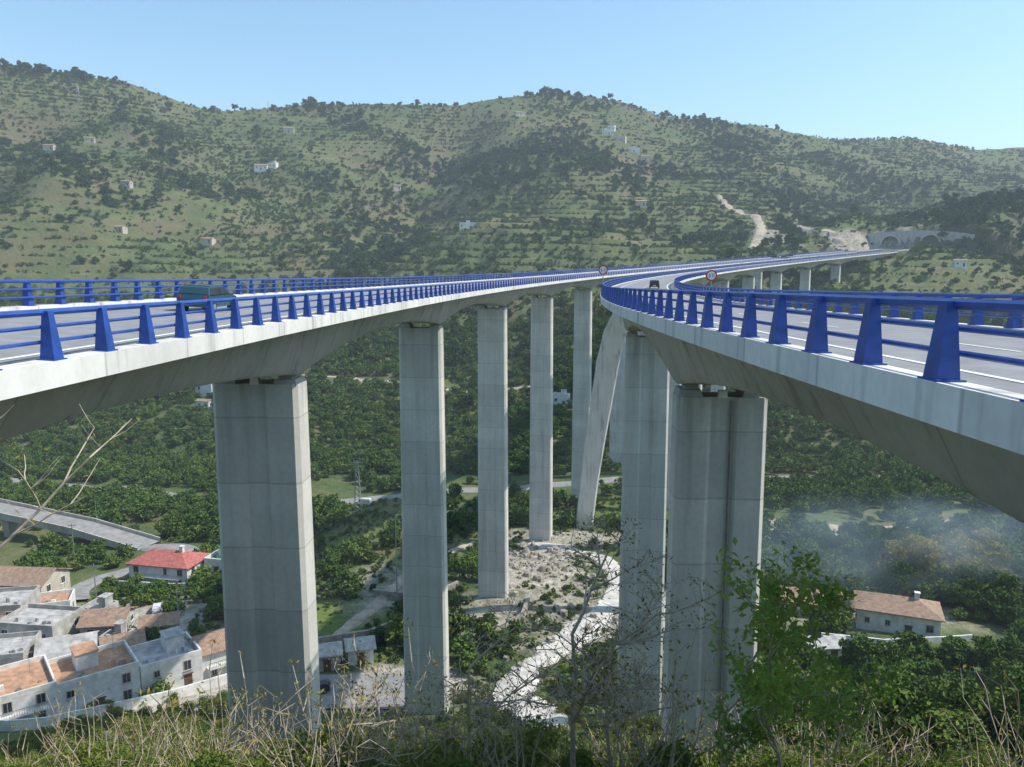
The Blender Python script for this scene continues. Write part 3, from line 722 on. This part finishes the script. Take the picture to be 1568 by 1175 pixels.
def twig_proto(name,seed):
    r=random.Random(seed); t=MB(); tips=[]
    for _ in range(8):
        a=r.random()*6.28; p=Vector((0,0,-.05)); d=Vector((math.cos(a)*.5,math.sin(a)*.5,1)).normalized(); pts=[p];
        for k in range(5):
            d=(d+Vector((r.gauss(0,.15),r.gauss(0,.15),r.gauss(0,.08)))).normalized(); p=p+d*.22; pts.append(p)
            b=(d+Vector((r.gauss(0,.7),r.gauss(0,.7),r.gauss(0,.3)))).normalized(); e=p+b*r.uniform(.12,.3); t.tube([p,e],[.005,.002],3,cap=False); tips.append(e)
        t.tube(pts,[.010,.009,.007,.006,.004,.003],4,cap=False)
    rg=np.random.default_rng(seed); C=np.array([tuple(q) for q in tips])[rg.integers(0,len(tips),130)]+rg.normal(size=(130,3))*.03
    return build_proto(name,t,C,.05,rg,'leaf_yel','palebark',asp=.4)
def coll(name,objs):
    c=bpy.data.collections.new(name)
    for o in objs: c.objects.link(o)
    return c
C_hill=coll('hill_protos',[shrub_proto('hs%d'%k,10+k,(150,200,170,150,220)[k],(.26,.22,.30,.24,.26)[k],'leaf_hill',K=(5,9,7,4,12)[k],rx=(.5,.62,.8,.95,.7)[k],lr=(.3,.26,.24,.2,.25)[k]) for k in range(5)])
C_hilltree=coll('hilltree_protos',[tree_proto('ht%d'%k,30+k,420,.16,'leaf_dark',rx=.46,zc=.55) for k in range(3)])
C_orch=coll('orchard_protos',[tree_proto('or%d'%k,50+k,560,.145,'leaf_orch',K=12,rx=.58,rz=.40,zc=.52,lr=.24) for k in range(4)])
C_big=coll('bigtree_protos',[tree_proto('bt%d'%k,70+k,3200,.068,'leaf_orch',K=22,rx=.48,rz=.42,zc=.55,lr=.15) for k in range(4)])
C_yel=coll('yellow_protos',[tree_proto('yt%d'%k,80+k,3200,.058,'leaf_yel',K=20,rx=.46,rz=.42,zc=.55,lr=.15) for k in range(2)])
C_fg=coll('bush_protos',[shrub_proto('fb%d'%k,90+k,3200,.060,'leaf_fg',K=16) for k in range(4)])
C_grass=coll('grass_protos',[grass_proto('gr%d'%k,110+k) for k in range(3)])
C_twig=coll('twig_protos',[twig_proto('tw%d'%k,130+k) for k in range(4)])

def allowed(x,y,extra=0):
    ok=np.ones(len(x),bool)
    for pts,rad in AVOID:
        lo=pts.min(0)-rad.max()-3; hi=pts.max(0)+rad.max()+3
        c=np.where(ok&(x>lo[0])&(x<hi[0])&(y>lo[1])&(y<hi[1]))[0]
        if len(c)==0: continue
        d=np.hypot(x[c][:,None]-pts[None,:,0],y[c][:,None]-pts[None,:,1])-rad[None,:]
        ok[c[(d.min(1)<extra)]]=False
    s,l=inv(x,y)
    for lc in (0,30):
        for p in PIERS:
            ok&=~((np.abs(s-p)<4)&(np.abs(l-lc)<5.5))
    ok&=~((s>S_END-25)&(s<S_PORT+3)&(np.abs(l-15)<27)&(y>100))
    ok&=~((s<25)&(np.abs(l)<7.5)&(y>-50)); ok&=~((s<25)&(np.abs(l-30)<7.5))
    return ok
def scatter(name,x,y,scl,col,sink=.0):
    z=H(x,y)-sink*scl; me=bpy.data.meshes.new(name); n=len(x); me.vertices.add(n)
    me.vertices.foreach_set('co',np.stack([x,y,z],-1).astype(np.float32).ravel())
    for nm,tp,v in (('scl','FLOAT',scl.astype(np.float32)),('rot','FLOAT',(rng.random(n)*6.28).astype(np.float32)),('idx','INT',rng.integers(0,100,n).astype(np.int32)),('sq','FLOAT',rng.uniform(.7,1.2,n).astype(np.float32))):
        a=me.attributes.new(nm,tp,'POINT'); a.data.foreach_set('value',v)
    o=link(bpy.data.objects.new(name,me))
    ng=bpy.data.node_groups.new(name+'_gn','GeometryNodeTree')
    ng.interface.new_socket('Geometry',in_out='INPUT',socket_type='NodeSocketGeometry'); ng.interface.new_socket('Geometry',in_out='OUTPUT',socket_type='NodeSocketGeometry')
    A=ng.nodes.new; gi=A('NodeGroupInput'); go=A('NodeGroupOutput'); ip=A('GeometryNodeInstanceOnPoints'); ci=A('GeometryNodeCollectionInfo')
    ci.inputs['Collection'].default_value=col; ci.inputs['Separate Children'].default_value=True; ci.inputs['Reset Children'].default_value=True
    def na(nm,tp):
        n_=A('GeometryNodeInputNamedAttribute'); n_.data_type=tp; n_.inputs['Name'].default_value=nm; return n_.outputs['Attribute']
    cr=A('ShaderNodeCombineXYZ'); cs=A('ShaderNodeCombineXYZ'); mu=A('ShaderNodeMath'); mu.operation='MULTIPLY'
    L=ng.links.new; s=na('scl','FLOAT'); L(s,mu.inputs[0]); L(na('sq','FLOAT'),mu.inputs[1])
    L(na('rot','FLOAT'),cr.inputs[2]); L(s,cs.inputs[0]); L(s,cs.inputs[1]); L(mu.outputs[0],cs.inputs[2])
    L(gi.outputs[0],ip.inputs['Points']); L(ci.outputs[0],ip.inputs['Instance']); ip.inputs['Pick Instance'].default_value=True
    L(na('idx','INT'),ip.inputs['Instance Index']); L(cr.outputs[0],ip.inputs['Rotation']); L(cs.outputs[0],ip.inputs['Scale'])
    L(ip.outputs[0],go.inputs[0])
    md=o.modifiers.new('instances','NODES'); md.node_group=ng
    return o
def wedge(n,y0,y1,amax=.78,p=1.6):
    y=(y0**p+(y1**p-y0**p)*rng.random(n))**(1/p); return y*rng.uniform(-amax,amax,n),y
x,y=wedge(105000,400,1450)
Rd=np.interp(x/y,[-.65,-.3,0,.3,.65],[900,1050,1150,1250,1500])
den=sst(.34,.56,fbm(x/55,y/55,3,77))*.8+.2
k=(rng.random(len(x))<den)&(y<Rd*1.02)&allowed(x,y,1); k&=bare_mask(x,y)<.4
x,y=x[k],y[k]; scatter('hillside_scrub',x,y,1.3+3.8*rng.random(len(x))**2.0,C_hill,.12)
x,y=wedge(110000,420,1150); q=H(x,y,False)/5.5+(fbm(x/120,y/120,2,3)-.5)*2; fr=q-np.floor(q)
k=(fr>.25)&(fr<.42)&(fbm(x/150,y/150,2,41)>.45)&(rng.random(len(x))<.6)&allowed(x,y,1)
x,y=x[k],y[k]; scatter('terrace_orchard_rows',x,y,rng.uniform(1.7,3.0,len(x)),C_hill,.1)
x,y=wedge(22000,380,1250); gx=np.interp(y,[500,650,1000,1150],[-150,-117,-70,-20])
den=np.exp(-((x-gx)/34)**2)*(y<980)*1.0*(fbm(x/30,y/30,2,4)>.36)+sst(.53,.64,fbm(x/95+9,y/95,3,12))*.75+.03
den+=.7*np.exp(-((x-20)/40)**2-((y-430)/70)**2)
k=(rng.random(len(x))<den)&allowed(x,y,2); x,y=x[k],y[k]; scatter('gully_trees',x,y,4+7*rng.random(len(x))**1.6,C_hilltree,.05)
rx=np.concatenate([rng.normal(.05,.014,26),rng.normal(-.53,.02,22),rng.normal(-.60,.015,8),rng.uniform(-.6,.62,24)]); RR=np.interp(rx,[-.65,-.3,0,.3,.65],[900,1050,1150,1250,1500])
yy=RR*(1-rng.random(len(rx))*.012)
scatter('ridge_trees',rx*yy,yy,rng.uniform(5,12,len(rx)),C_hilltree,.04)
gx_,gy_=np.meshgrid(np.arange(-330,380,4.6),np.arange(236,500,4.8)); x=gx_.ravel()+rng.normal(0,.8,gx_.size); y=gy_.ravel()+rng.normal(0,.8,gx_.size)
k=((y>306)|((x<-70)&(y>232)&(x<-85))|((x>70)&(y>255)))&(np.abs(x/y)<.8)&(fbm(x/45,y/45,2,8)>.30)&allowed(x,y,1.5)&(rng.random(len(x))<.92)
x,y=x[k],y[k]; scatter('orchard_trees',x,y,rng.uniform(3.8,6.4,len(x)),C_orch,.05)
x=rng.uniform(-190,190,7500); y=rng.uniform(112,305,7500)
k=(bare_mask(x,y)<.3)&(grass_mask(x,y)<.4)&allowed(x,y,2.0)&(np.abs(x/y)<.85)&(fbm(x/22,y/22,3,15)>.42)
k&=(rng.random(len(x))<np.where((x>30),.75,.55))
x,y=x[k],y[k]; scatter('valley_trees',x,y,rng.uniform(2.2,6.5,len(x)),C_orch,.05)
x=rng.uniform(-115,-50,260); y=rng.uniform(108,172,260); k=allowed(x,y,-.6); x,y=x[k],y[k]; scatter('village_garden_trees',x,y,rng.uniform(1.6,4.2,len(x)),C_orch,.05)
x=rng.uniform(-100,40,5200); y=rng.uniform(104,270,5200)
k=(bare_mask(x,y)<.8)&allowed(x,y,.5)&(rng.random(len(x))<.7); x,y=x[k],y[k]; scatter('valley_shrubs',x,y,rng.uniform(.5,2.0,len(x)),C_hill,.1)
x=rng.uniform(26,125,540); y=rng.uniform(52,215,540)
k=allowed(x,y,3)&(x/y>.30)&(x/y<.95)&~((x>50)&(x<90)&(y>122)&(y<160)); x,y=x[k],y[k]
scatter('broadleaf_trees',x,y,rng.uniform(5.5,9.5,len(x)),C_big,.04)
x=np.array([86,92,99,90,101,108,112,60,66,48,45,74,80]); y=np.array([165,170,160,178,172,168,180,75,68,98,70.,92,84]); scatter('yellowing_trees',x,y,np.array([14,16,14,13,14,10,12,6,6,6,5.,7,6]),C_yel,.03)
x=rng.uniform(-55,45,1150); y=rng.uniform(17,66,1150)
k=allowed(x,y,.5)&(np.abs(x/y)<.95); k&=~((y>48)&(x<-8)); x,y=x[k],y[k]
scatter('foreground_bushes',x,y,rng.uniform(1.2,3.3,len(x))*np.where(y<26,.8,1),C_fg,.1)
x=rng.uniform(-60,40,800); y=rng.uniform(60,112,800)
k=allowed(x,y,.8); x,y=x[k],y[k]; scatter('slope_bushes',x,y,rng.uniform(1.2,2.8,len(x)),C_fg,.1)
x=rng.uniform(-40,30,420); y=rng.uniform(14,50,420); k=allowed(x,y,0); x,y=x[k],y[k]; scatter('dry_grass',x,y,rng.uniform(.7,1.4,len(x)),C_grass,0)
x=rng.uniform(-26,22,110); y=rng.uniform(20,42,110); k=allowed(x,y,0)&(np.abs(x/y)<.75); x,y=x[k],y[k]; scatter('twiggy_shrubs',x,y,rng.uniform(2.6,4.4,len(x)),C_twig,0)

def branching(name,x,y,h,seed,leafm,nleaf,leaf,bark,spread=.6,lean=(0,0),levels=4,r0=.07,rmin=.008,clump=.12):
    r=random.Random(seed); z=hz(x,y); root=empty(name,(x,y,z)); t=MB(); tips=[]
    def grow(p,d,L,rad,lv):
        pts=[p]; rr=[rad]; n=4
        for k in range(n):
            d=(d+Vector((r.gauss(0,.10),r.gauss(0,.10),r.gauss(0,.06)+.03))).normalized(); p=p+d*(L/n); pts.append(p); rr.append(rad*(1-.55*(k+1)/n))
            if lv<=1: tips.append((p.copy(),d.copy()))
            if lv>0 and (k>=1 or lv<levels) :
                for _ in range(r.choice([1,1,2]) if lv>1 else r.choice([0,1,1,2])):
                    a=r.random()*6.28; side=Vector((math.cos(a),math.sin(a),r.uniform(-.1,.5)))
                    grow(p,(d*(1-spread)+side*spread).normalized(),L*r.uniform(.42,.66),max(rad*.55,rmin),lv-1)
        t.tube(pts,rr,5 if lv>1 else 3,cap=False)
    grow(Vector((0,0,-.2)),Vector((lean[0],lean[1],1)).normalized(),h*.72,r0,levels)
    t.obj('trunk_and_branches',[bark],root)
    if nleaf:
        rg=np.random.default_rng(seed); idx=rg.integers(0,len(tips),nleaf); P=np.array([tuple(q[0]) for q in tips])[idx]+rg.normal(size=(nleaf,3))*clump
        o=build_proto('leaves',MB(),P,leaf,rg,leafm,bark,asp=.45); link(o,root)
    return root
branching('bare_sapling',1.9,22,7.6,4,'leaf_yel',900,.12,'palebark',.62,(-.05,0),4,.11,.015)
branching('bare_sapling',-1.0,24,6.4,9,'leaf_yel',900,.11,'palebark',.66,(-.2,0),4,.09,.015)
branching('bare_sapling',3.6,26,6.0,17,'leaf_yel',600,.11,'palebark',.66,(.1,0),4,.09,.015)
branching('bare_sapling',-5.5,25,4.6,41,'leaf_yel',500,.11,'palebark',.62,(.15,0),3,.07,.014)
branching('leafy_sapling',6.9,18,6.3,12,'leaf_sap',1700,.21,'palebark',.45,(.03,0),3,.065,.012,.17)
branching('leafy_sapling',5.4,19,4.2,22,'leaf_sap',900,.18,'palebark',.45,(-.05,0),3,.05,.012,.15)
branching('leafy_sapling',9.3,21,4.6,27,'leaf_sap',1000,.19,'palebark',.45,(.05,0),3,.05,.012,.15)
branching('bare_twiggy_tree',-8.2,10.5,5.9,31,'leaf_yel',120,.07,'palebark',.6,(.02,0),3,.05,.009)

# ------------------------------------------------------------ smoke and air haze
def volbox(name,x0,x1,y0,y1,z0,z1):
    mb=MB(); mb.box(x0,x1,y0,y1,z0,z1); return mb.obj(name,[],None,merge=True)
sm=volbox('smoke_plume',40,125,150,172,-72,-48)
m=bpy.data.materials.new('thin_blue_smoke'); m.use_nodes=True; nt=m.node_tree; nt.nodes.clear()
o=N(nt,'ShaderNodeOutputMaterial'); vs=N(nt,'ShaderNodeVolumeScatter'); vs.inputs['Color'].default_value=(.55,.80,1,1); vs.inputs['Anisotropy'].default_value=.1
g=N(nt,'ShaderNodeTexCoord'); gen=g.outputs['Generated']; sp=N(nt,'ShaderNodeSeparateXYZ'); nt.links.new(gen,sp.inputs[0])
def hump(v): return math_(nt,'MULTIPLY',math_(nt,'MULTIPLY',v,math_(nt,'SUBTRACT',1.0,v)),4.0)
n=noise(nt,mapping(nt,g.outputs['Object'],(.06,.06,.09)),1.0,3,.6)
nn=ramp(nt,n,[(.36,0.0),(.72,1.0)])
zz=math_(nt,'MULTIPLY',hump(sp.outputs[2]),hump(sp.outputs[1])); ff=math_(nt,'MULTIPLY',math_(nt,'MULTIPLY',zz,hump(sp.outputs[0])),nn)
nt.links.new(math_(nt,'MULTIPLY',ff,.058),vs.inputs['Density']); nt.links.new(vs.outputs[0],o.inputs['Volume'])
sm.data.materials.append(m)
hzb=volbox('valley_haze',-2500,2500,-300,3500,-95,330)
m=bpy.data.materials.new('haze_air'); m.use_nodes=True; nt=m.node_tree; nt.nodes.clear()
o=N(nt,'ShaderNodeOutputMaterial'); vs=N(nt,'ShaderNodeVolumeScatter'); vs.inputs['Color'].default_value=(.82,.92,1,1); vs.inputs['Density'].default_value=.00022
nt.links.new(vs.outputs[0],o.inputs['Volume']); hzb.data.materials.append(m)

# ------------------------------------------------------------ light, sky, camera
w=bpy.data.worlds.new('World'); scene.world=w; w.use_nodes=True; nt=w.node_tree
sky=nt.nodes.new('ShaderNodeTexSky'); sky.sky_type='NISHITA'; sky.sun_disc=False
EL,AZ=math.radians(50),math.radians(86)
sky.sun_elevation=EL; sky.sun_rotation=AZ; sky.air_density=1.0; sky.dust_density=1.0; sky.ozone_density=1.4
bg=nt.nodes['Background']; bg.inputs[1].default_value=.15
nt.links.new(mixc(nt,1.0,sky.outputs[0],(1.16,1.44,1.48),'MULTIPLY'),bg.inputs[0])
sd=bpy.data.lights.new('sun','SUN'); sd.energy=5.0; sd.angle=math.radians(.53); sd.color=(1,.945,.86)
so=link(bpy.data.objects.new('sun',sd)); S=Vector((math.sin(AZ)*math.cos(EL),math.cos(AZ)*math.cos(EL),math.sin(EL)))
so.rotation_euler=S.to_track_quat('Z','Y').to_euler(); so.location=(200,100,300)
scene.view_settings.view_transform='Standard'; scene.view_settings.look='None'; scene.view_settings.exposure=0
cd=bpy.data.cameras.new('camera'); cd.lens=28.0; cd.sensor_width=36; cd.clip_end=9000; cd.clip_start=.1
cam=link(bpy.data.objects.new('camera',cd)); cam.location=(0,0,0); cam.rotation_euler=(math.radians(81.5),0,0)
scene.camera=cam
